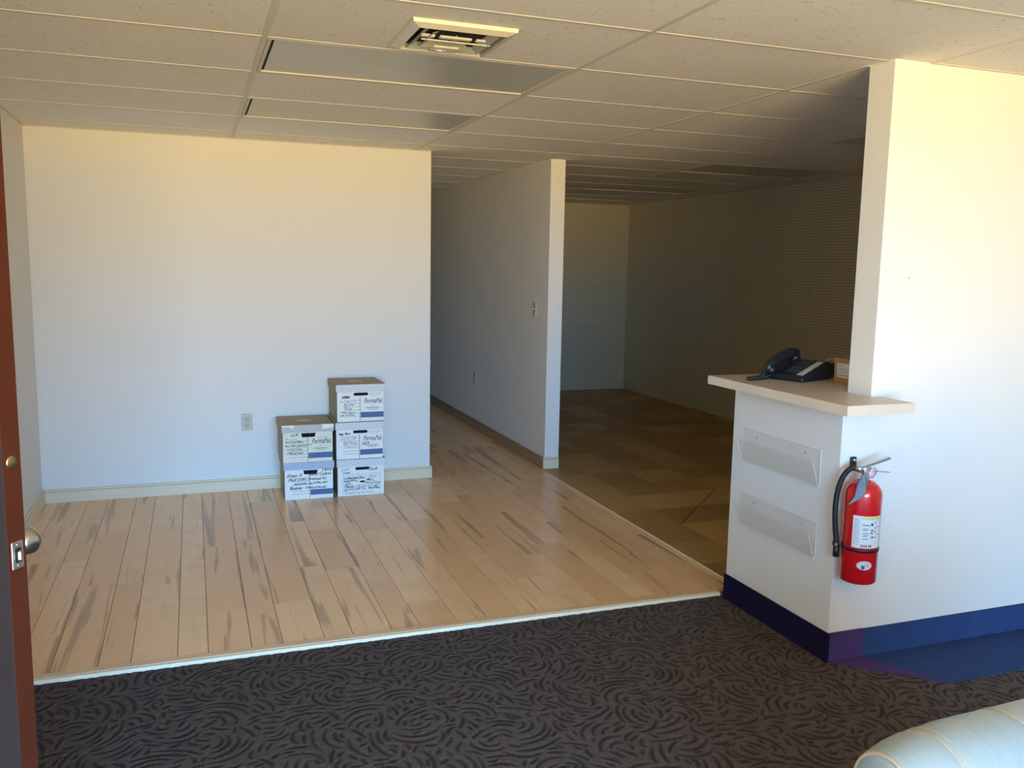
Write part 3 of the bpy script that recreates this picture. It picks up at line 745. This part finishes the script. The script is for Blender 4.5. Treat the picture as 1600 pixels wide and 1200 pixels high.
def storage_box(label, loc, rz, wmat, lidmat, hole, texts, band=None, rules=True, tint=None, torn=False, lw=0, vline=True, brand=True, ghost=None, frame=False, small_hole=False, group='storage boxes stacked by the back wall'):
    T = thing('storage_box', label, 'box', loc, rz, group)
    hw = BW/2 + lw
    # body: four walls and floor, front wall with a cut handle hole
    bm = bmesh.new(); edges = []
    def loop(ps):
        v = [bm.verts.new((x, 0, z)) for x, z in ps]
        edges.extend(bm.edges.new((v[i], v[(i+1) % len(v)])) for i in range(len(v)))
    loop([(-hw, 0), (hw, 0), (hw, BH-.004), (-hw, BH-.004)])
    hc = hole[1]
    if hole[0] == 'slot':
        L_, R_ = .039, .0098
        loop([(hc+L_+R_*cos(a), .184+R_*sin(a)) for a in [(-pi/2)+i*pi/8 for i in range(9)]] + [(hc-L_+R_*cos(a), .184+R_*sin(a)) for a in [pi/2+i*pi/8 for i in range(9)]])
    else:
        loop([(hc-.042, .167), (hc+.040, .167), (hc+.047, .194), (hc-.047, .194)])
    if small_hole: loop([(hc+.019*cos(a), .093+.0065*sin(a)) for a in [i*pi/8 for i in range(16)]])
    bmesh.ops.triangle_fill(bm, use_beauty=True, edges=edges)
    w = MB(); w.bm(bm)
    w.m = 0; body_front = w
    w.m = 1
    t_ = .004
    w.box(-hw, -hw+t_, .001, BD, 0, BH-.004); w.box(hw-t_, hw, .001, BD, 0, BH-.004); w.box(-hw, hw, BD-t_, BD, 0, BH-.004); w.box(-hw, hw, .001, BD, 0, t_)
    w.m = 2; w.box(-hw+t_, hw-t_, .03, .034, t_, BH-.01)  # near-black sheet stands for the shade inside the closed box
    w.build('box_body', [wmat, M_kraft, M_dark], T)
    # lid
    lw_ = hw+.008; w = MB()
    def lidwall(x0, x1, y0, y1): w.box(x0, x1, y0, y1, BH-LH, BH-.0015)
    w.m = 0; lidwall(-lw_, lw_, -.010, -.006)
    w.m = 1; lidwall(-lw_, -lw_+.004, -.006, BD+.004); lidwall(lw_-.004, lw_, -.006, BD+.004); lidwall(-lw_, lw_, BD+.002, BD+.006)
    w.box(-lw_, lw_, -.010, BD+.006, BH-.0015, BH)
    w.build('lid', [lidmat, M_kraft], T)
    w = MB(); w.box(-.05, .04, .12, .19, BH+.0001, BH+.0006); w.build('lid_sticker', plain('worn_sticker', (.50, .45, .34), .6, var=.15), T)
    if torn:
        M_tp = plain('glossy_tape', (.90, .90, .84), .25)
        w = MB(); w.add([(-lw_+.003, -.0105, BH-.002), (-lw_+.08, -.0105, BH-.002), (-lw_+.075, -.0105, BH-.016), (-lw_+.065, -.0105, BH-.03), (-lw_+.055, -.0105, BH-.014), (-lw_+.003, -.0105, BH-.010)], [(0, 1, 2, 3, 4, 5)]); w.build('clear_tape', M_tp, T); w = MB()
        w.add([(lw_-.075, -.0105, BH-.002), (lw_-.002, -.0105, BH-.002), (lw_-.002, -.0105, BH-.026), (lw_-.05, -.0105, BH-.030), (lw_-.075, -.0105, BH-.036)], [(0, 1, 2, 3, 4)])
        w.build('clear_tape', M_tp, T)
    # print
    pr = MB(); vx = hole[1]-.006
    if vline: pr.box(vx-.0015, vx+.0015, -.0006, -.0003, .002, .166); pr.box(vx-.0015, vx+.0015, -.0006, -.0003, .196, BH-LH)
    if vline and rules:
        for i, z in enumerate((.142, .120, .098, .076, .054, .034)):
            pr.box(-hw+.045, vx-.002, -.0006, -.0003, z, z+.0016)
    if brand:
        text_into(pr, 'PermaPak', vx+.026, .122, .048, .30, .0005, 0, .126)
        text_into(pr, 'LEGAL', vx+.075, .103, .009, 0, 0, 0, .018); text_into(pr, 'STORAGE BOX', vx+.040, .085, .013, 0, .0003, 0, .088)
        text_into(pr, 'FOR LETTER FILES', vx+.056, .074, .009, 0, 0, 0, .058)
    if frame:
        for z in (.146, .132, .012): pr.box(-hw+.034, hw-.024, -.0006, -.0003, z, z+.0010)
        for x in (-hw+.034, hw-.025): pr.box(x, x+.001, -.0006, -.0003, .012, .147)
        for x in (-.06, -.02, .03, .07): pr.box(x, x+.0008, -.0006, -.0003, .132, .146)
        for i in range(5): pr.box(-hw+.036, hw-.026, -.0006, -.0003, .034+i*.020, .0347+i*.020)
    pr.build('printed_form', M_inkb, T, kind='stuff')
    if band:
        b = MB(); b.box(vx+.004, hw-.001, -.0008, -.0004, .025, .062); b.build('blue_band', M_band, T)
    hd = MB(); hf = MB()
    for i, (s, x, z, size, bold, width, faint) in enumerate(texts):
        scribble(hf if faint else hd, s, -hw+x, z, size, hash_(label)+i, bold, width)
    if hd.v: hd.build('handwriting', M_ink, T, kind='stuff')
    if hf.v: hf.build('faint_handwriting', M_inkg, T, kind='stuff')
    # faint print on the kraft left side
    sd = MB()
    for y, z, h in [(.04, .05, .002), (.04, .08, .002), (.04, .11, .002), (.04, .14, .002)]: sd.box(-hw-.0006, -hw-.0002, y, y+.07, z, z+h)
    sd.box(-hw-.0006, -hw-.0002, .15, .30, .03, .055); sd.box(-hw-.0006, -hw-.0002, .20, .23, .10, .118); sd.box(-hw-.0006, -hw-.0002, .19, .24, .135, .150)
    sd.build('side_print', M_greyprint, T, kind='stuff')
    return T
def hash_(s): return sum(ord(c)*(i+1) for i, c in enumerate(s))
storage_box('white lidded storage box marked 1993, on the floor at left of the pile', (.4200, 2.392, .0005), math.radians(-.6), M_cardw, M_lidb, ('trap', .010),
    [('1993', .235, .182, .026, .0006, .062, 0), ('Don S', .012, .152, .028, .0006, .10, 0), ('chmit Carpet', .150, .156, .026, .0005, .150, 0),
     ('Paid Com', .022, .124, .026, .0006, .115, 0), ('mercial IC', .150, .128, .024, .0006, .12, 0), ('Invoi', .055, .096, .026, .0006, .085, 0), ('ces & bills and', .150, .100, .018, .0005, .125, 0),
     ('Bank', .030, .066, .028, .0006, .08, 0), ('Statements', .135, .070, .022, .0005, .13, 0)], band=True, brand=False)
storage_box('cream storage box with taped lid on top of the 1993 box', (.4135, 2.372, .2540), math.radians(.4), M_cardc, M_lidc, ('trap', .004),
    [('2018', .050, .176, .022, .0004, .045, 0), ('Paid Inv', .018, .150, .018, 0, .07, 1), ('Paid A/P Bills', .015, .130, .021, .0003, .115, 0), ('Paid Subcontractor', .015, .106, .019, .0003, .135, 0),
     ('Credit Stubs', .022, .082, .019, .0002, .095, 0), ('Deposit Slips', .026, .058, .021, .0003, .100, 0), ('Bills', .155, .112, .014, 0, .03, 0), ('Don Schmit', .218, .160, .015, 0, .075, 1), ('Carpet Inc', .222, .146, .013, 0, .05, 1)],
    band=True, torn=True, lw=.004)
storage_box('white storage box covered in handwriting, bottom of the right stack', (.7640, 2.392, .0005), math.radians(.4), M_cardw, M_lidw, ('slot', .010),
    [('2009', .020, .172, .024, 0, .055, 1), ('Payables', .034, .155, .014, .0004, .05, 0), ('2008', .212, .166, .028, .0003, .055, 0),
     ('Completed Jobs', .040, .114, .021, .0006, .140, 0), ('Payables', .205, .120, .016, 0, .06, 1), ('Insurance,', .040, .096, .021, .0005, .092, 0), ('Misc.', .190, .099, .021, .0003, .052, 0), ("CC's", .045, .076, .021, .0005, .04, 0),
     ('Payroll Summ.', .180, .078, .019, .0003, .11, 0), ('Taxes', .040, .056, .024, .0006, .065, 0), ('Job Files A-Z Bills', .120, .058, .017, 0, .16, 0),
     ('Jan-Dec 2008 Tax', .042, .036, .020, .0003, .150, 0), ('Booklets', .205, .040, .021, .0006, .08, 0), ('Equipment Receipts', .045, .016, .017, 0, .19, 1)],
    vline=False, brand=False, frame=True, small_hole=True)
storage_box('white storage box marked 2019, middle of the right stack', (.7560, 2.385, .2540), math.radians(.3), M_cardw, M_lidw, ('slot', .004),
    [('2019', .055, .168, .017, .001, .04, 0), ('Acct', .018, .168, .013, .0016, .032, 0), ('Paid Inv', .025, .148, .018, 0, .11, 1), ('Payroll', .025, .126, .018, 0, .10, 1), ('Paid Checks', .045, .106, .018, .0002, .09, 0), ('Deposits', .048, .082, .018, 0, .09, 1),
     ('Don Schmit', .215, .180, .015, 0, .08, 1), ('Carpet Inc', .218, .166, .013, 0, .06, 1), ('2019', .170, .094, .026, .0007, .05, 0)], band=True)
storage_box('white storage box marked 2008, topmost of the right stack', (.7640, 2.390, .5075), math.radians(.6), M_cardw, M_lidw, ('slot', .002),
    [('2008', .030, .158, .022, .0012, .055, 0), ('Paid Bills Inv', .018, .128, .017, 0, .11, 1), ('Payroll', .042, .106, .017, .0002, .07, 0), ('Sub', .045, .082, .018, .0002, .05, 0), ('Paid Taxes', .025, .058, .018, .0002, .095, 0), ('Jan to Dec', .020, .038, .018, .0003, .10, 0),
     ('Don Schmit', .215, .184, .015, 0, .08, 1), ('Carpet Inc', .218, .168, .013, 0, .06, 1)], band=True)

# ---------------------------------------------------------------- fire extinguisher
EX, EY, EZ = 2.143, -.742, .362
T = thing('fire_extinguisher', 'red fire extinguisher with black hose hung on the reception wall corner', 'fire extinguisher', (EX, EY, EZ))
R_ = .068
w = MB(); w.smooth = True
w.lathe([(.050, .004), (R_-.004, .0), (R_, .006), (R_, .345), (R_-.003, .362), (R_-.014, .380), (.036, .394), (.020, .399), (.018, .402)], 48)
w.build('cylinder', M_red, T)
w = MB(); w.smooth = True; w.lathe([(.017, .398), (.017, .415), (.014, .417), (.014, .440), (.010, .444)], 20); w.bbox(-.014, .020, -.013, .013, .420, .452, .004, seg=2)
w.build('valve', M_alu, T)
# levers point right along the wall
w = MB(); TL = Matrix.Translation((-.012, 0, .455)) @ Matrix.Rotation(-.22, 4, 'Y'); w.bbox(-.01, .125, -.011, .011, -.0015, .0015, .0012, TL); w.bbox(.0, .125, -.011, -.009, -.008, .0015, .0008, TL)
w.build('lever', M_alu, T)
w = MB(); TL = Matrix.Translation((.0, 0, .437)) @ Matrix.Rotation(.13, 4, 'Y'); w.bbox(0, .118, -.009, .009, -.0015, .0015, .0012, TL); w.build('carry_handle', M_alu, T)
w = MB(); w.smooth = True; w.tube([(.020+.015*cos(a), -.020-.004*sin(a), .428+.020*sin(a)) for a in [i*2*pi/20 for i in range(20)]], .0015, 6, closed=True)
w.build('pin_ring', M_steel, T)
w = MB(); w.smooth = True; w.lathe([(.015, 0), (.016, .004), (.014, .010), (.002, .011)], 20, Matrix.Translation((.012, -.016, .426)) @ Matrix.Rotation(pi/2, 4, 'X')); w.build('pressure_gauge', plain('pink_gauge', (.75, .45, .50), .35), T)
LX, LY = -.735, .68
w = MB(); w.smooth = True
def hpnt(s, z, f=0): return (s*LX + f*.68*0 - f*.68, s*LY - f*.735, z)
raw = [(.012, .440), (.035, .445), (.055, .438), (.075, .410), (.090, .365), (.097, .31), (.097, .25), (.092, .19), (.086, .145), (.084, .10)]
sm_ = []
for i in range(len(raw)-1):
    p0 = raw[max(i-1, 0)]; p1 = raw[i]; p2 = raw[i+1]; p3 = raw[min(i+2, len(raw)-1)]
    for k_ in range(5):
        t = k_/5
        sm_.append(tuple(.5*((2*p1[c])+(-p0[c]+p2[c])*t+(2*p0[c]-5*p1[c]+4*p2[c]-p3[c])*t*t+(-p0[c]+3*p1[c]-3*p2[c]+p3[c])*t**3) for c in (0, 1)))
sm_.append(raw[-1])
w.tube([hpnt(s, z, .012) for s, z in sm_], .0105, 12); w.build('hose', M_blackr, T)
w = MB(); w.smooth = True; w.tube([hpnt(.010, .440, .012), hpnt(.034, .4455, .012)], .012, 12); w.build('hose_fitting', M_alu, T)
w = MB(); w.smooth = True; w.tube([hpnt(.0845, .13, .012), hpnt(.084, .085, .012)], .0125, 12); w.build('hose_nozzle', M_blackr, T)
w = MB(); w.smooth = True; w.lathe([(R_+.0005, .128), (R_+.002, .128), (R_+.002, .140), (R_+.0005, .140)], 48, cap=False); w.build('strap', M_black, T)
w = MB(); w.bbox(.078, .100, -.014, .012, .128, .143, .002, Matrix(((LX, -.68, 0, 0), (LY, -.735, 0, 0), (0, 0, 1, 0), (0, 0, 0, 1)))); w.build('strap_clip', M_black, T)
w = MB(); w.bbox(.080, .090, .024, .027, .130, .141, .001, Matrix(((LX, -.68, 0, 0), (LY, -.735, 0, 0), (0, 0, 1, 0), (0, 0, 0, 1)))); w.build('clip_buckle', M_steel, T)
# labels wrap the cylinder; facing angle toward the viewer side
A0 = math.atan2(-.735, -.68)
def wrap(a0, a1, z0, z1, r, n=14):
    w = MB(); w.smooth = True
    for i in range(n):
        b0, b1 = a0+(a1-a0)*i/n, a0+(a1-a0)*(i+1)/n
        w.add([(r*cos(b0), r*sin(b0), z0), (r*cos(b1), r*sin(b1), z0), (r*cos(b1), r*sin(b1), z1), (r*cos(b0), r*sin(b0), z1)], [(0, 1, 2, 3)])
    return w
def at(deg): return A0 + math.radians(deg)
wrap(at(-26), at(72), .146, .272, R_+.0006).build('instruction_label', M_white, T)
wrap(at(2), at(72), .258, .270, R_+.0010).build('label_heading', M_yel, T)
w = MB()
def patch(a0, a1, z0, z1): 
    q = wrap(at(a0), at(a1), z0, z1, R_+.0011, 4); w.add(q.v, q.f)
for a, z, ww, hh in [(4, .236, 22, .003), (6, .222, 16, .002), (6, .217, 16, .002), (6, .205, 18, .0018), (6, .199, 18, .0018), (6, .193, 14, .0018), (6, .182, 18, .002), (30, .236, 8, .009), (31, .214, 7, .006), (29, .205, 10, .004), (32, .188, 9, .005), (44, .246, 4, .004), (44, .225, 5, .004), (44, .21, 4, .006), (44, .19, 5, .003), (52, .23, 8, .003), (52, .20, 8, .003),
                     (2, .158, 8, .002), (2, .152, 2.5, .008), (8, .150, 2.5, .010), (13, .158, 8, .002), (13, .152, 2.5, .008), (18.5, .150, 2.5, .010), (26, .150, 3, .010), (31, .152, 4, .009), (2, .1495, 8, .0012), (13, .1495, 8, .0012)]:
    patch(a, a+ww, z, z+hh)
w.build('label_print', M_ink, T, kind='stuff')
w = MB()
for z in [.16+.008*i for i in range(13)]: patch(-22, -4, z, z+.0018)
w.build('label_fine_print', M_greyprint, T, kind='stuff')
def oval(r, ca, cz, da, dz, n=28):
    w = MB(); w.smooth = True; vs = [(r*cos(at(ca)), r*sin(at(ca)), cz)]
    for ring in (.5, 1):
        for i in range(n):
            t = 2*pi*i/n; a = at(ca+ring*da*cos(t)); vs.append((r*cos(a), r*sin(a), cz+ring*dz*sin(t)))
    fs = [(0, 1+i, 1+(i+1) % n) for i in range(n)] + [(1+i, 1+n+i, 1+n+(i+1) % n, 1+(i+1) % n) for i in range(n)]
    w.add(vs, fs); return w
oval(R_+.0005, 18, .078, 25, .0185).build('oval_border', M_greyprint, T)
oval(R_+.0009, 18, .078, 23, .0165).build('oval_emblem', M_white, T)
w = MB(); patch_z = R_+.0013
q = wrap(at(9), at(19), .066, .075, patch_z, 3); w.add(q.v, q.f); q = wrap(at(7), at(21), .076, .079, patch_z, 3); w.add(q.v, q.f); q = wrap(at(8), at(20), .064, .0655, patch_z, 3); w.add(q.v, q.f); w.build('emblem_print', M_bluep, T, kind='stuff')
w = MB()
for a, z, ww, hh in [(24, .074, 3, .010), (27, .072, 5, .003), (29, .078, 3, .008), (18, .084, 4, .004)]:
    q = wrap(at(a), at(a+ww), z, z+hh, patch_z, 2); w.add(q.v, q.f)
w.build('emblem_mark', M_redp, T, kind='stuff')
# hanging service tag (bent card)
TT = Matrix(((.735, -.68, 0, 0), (-.68, -.735, 0, 0), (0, 0, 1, 0), (0, 0, 0, 1)))     # local x = screen right, y = towards camera
tg = [(.000, .024, .432), (.012, .026, .425), (.014, .060, .405), (.006, .075, .370), (-.006, .078, .345), (-.050, .074, .312), (-.030, .074, .345), (-.024, .074, .392), (-.008, .040, .420)]
w = MB()
f1 = [TT @ Vector(p) for p in tg]; f2 = [TT @ Vector((p[0], p[1]+.001, p[2])) for p in tg]; n = len(tg)
w.add(f1+f2, [list(range(n)), list(range(n, 2*n))[::-1]] + [(i, (i+1) % n, n+(i+1) % n, n+i) for i in range(n)])
w.build('service_tag', M_tag, T)
w = MB(); w.bbox(-.012+(2.158-EX), .012+(2.158-EX), .078, .0915, .425, .470, .002); w.bbox(.006, .024, .0, .08, .418, .424, .001); w.build('wall_bracket', M_black, T)
w = MB(); w.smooth = True; w.lathe([(.007, 0), (.0065, .003), (.002, .004)], 16, Matrix.Translation((2.158-EX, .078, .458)) @ Matrix.Rotation(pi/2, 4, 'X')); w.build('bracket_screw', M_alu, T)

# ---------------------------------------------------------------- armchair, lower right
T = thing('armchair', 'pale leather armchair with rolled piped arm at lower right corner', 'armchair', (0, 0, 0))
def roll(yc, zc, x0, x1, sgn):
    w = MB(); w.smooth = True
    prof = []
    st = [(.0, .066), (.004, .080), (.012, .090), (.022, .0965), (.030, .098), (.038, .101), (.06, .107), (.10, .114), (.112, .1140), (.120, .1120), (.128, .1155), (.19, .1215), (.26, .1235), (.315, .1240), (.322, .1222), (.329, .1245), (.45, .128), (.62, .128), (.70, .12)]
    for d, r in st: prof.append((r, d))
    TM = Matrix.Translation((x0, yc, zc)) @ Matrix.Rotation(pi/2, 4, 'Y')
    w.lathe([(.004, .004), (.04, .001)] + prof, 56, TM, cap=True)
    # outer and inner side panels below the roll
    w2 = MB(); w2.smooth = True
    w2.bbox(x0+.03, x1, yc-.095, yc+.095, .10, zc, .02, seg=3)
    return w, w2
for yc, nm in ((-2.14, 'arm'), (-2.93, 'arm')):
    a, b = roll(yc, .54, 0.95, 1.60, 1)
    o = a.build('arm', M_leather, T)
    for d, r, rr in ((.010, .088, .0042), (.120, .1130, .0022), (.134, .1165, .0012), (.322, .1232, .0024), (.336, .1250, .0012)):
        p = MB(); p.smooth = True; p.tube([(0.95+d, yc+r*cos(t), .54+r*sin(t)) for t in [i*2*pi/56 for i in range(56)]], rr, 6, closed=True)
        p.build('piping', M_piping, o)
    b.build('arm_panel', M_leather, T)
w = MB(); w.smooth = True; w.bbox(.93, 1.62, -2.835, -2.240, .12, .30, .02, seg=3); w.build('seat_base', M_leather, T)
w = MB(); w.smooth = True; w.bbox(.91, 1.50, -2.833, -2.242, .305, .44, .045, seg=4); w.build('seat_cushion', M_leather, T)
w = MB(); w.smooth = True; w.bbox(1.61, 1.80, -3.0, -2.05, .12, .86, .07, seg=4); w.build('backrest', M_leather, T)
for x in (.99, 1.70):
    for y in (-2.90, -2.17):
        w = MB(); w.smooth = True; w.lathe([(.018, -.0120), (.028, .125)], 14, Matrix.Translation((x, y, 0))); w.build('leg', M_frame, T)
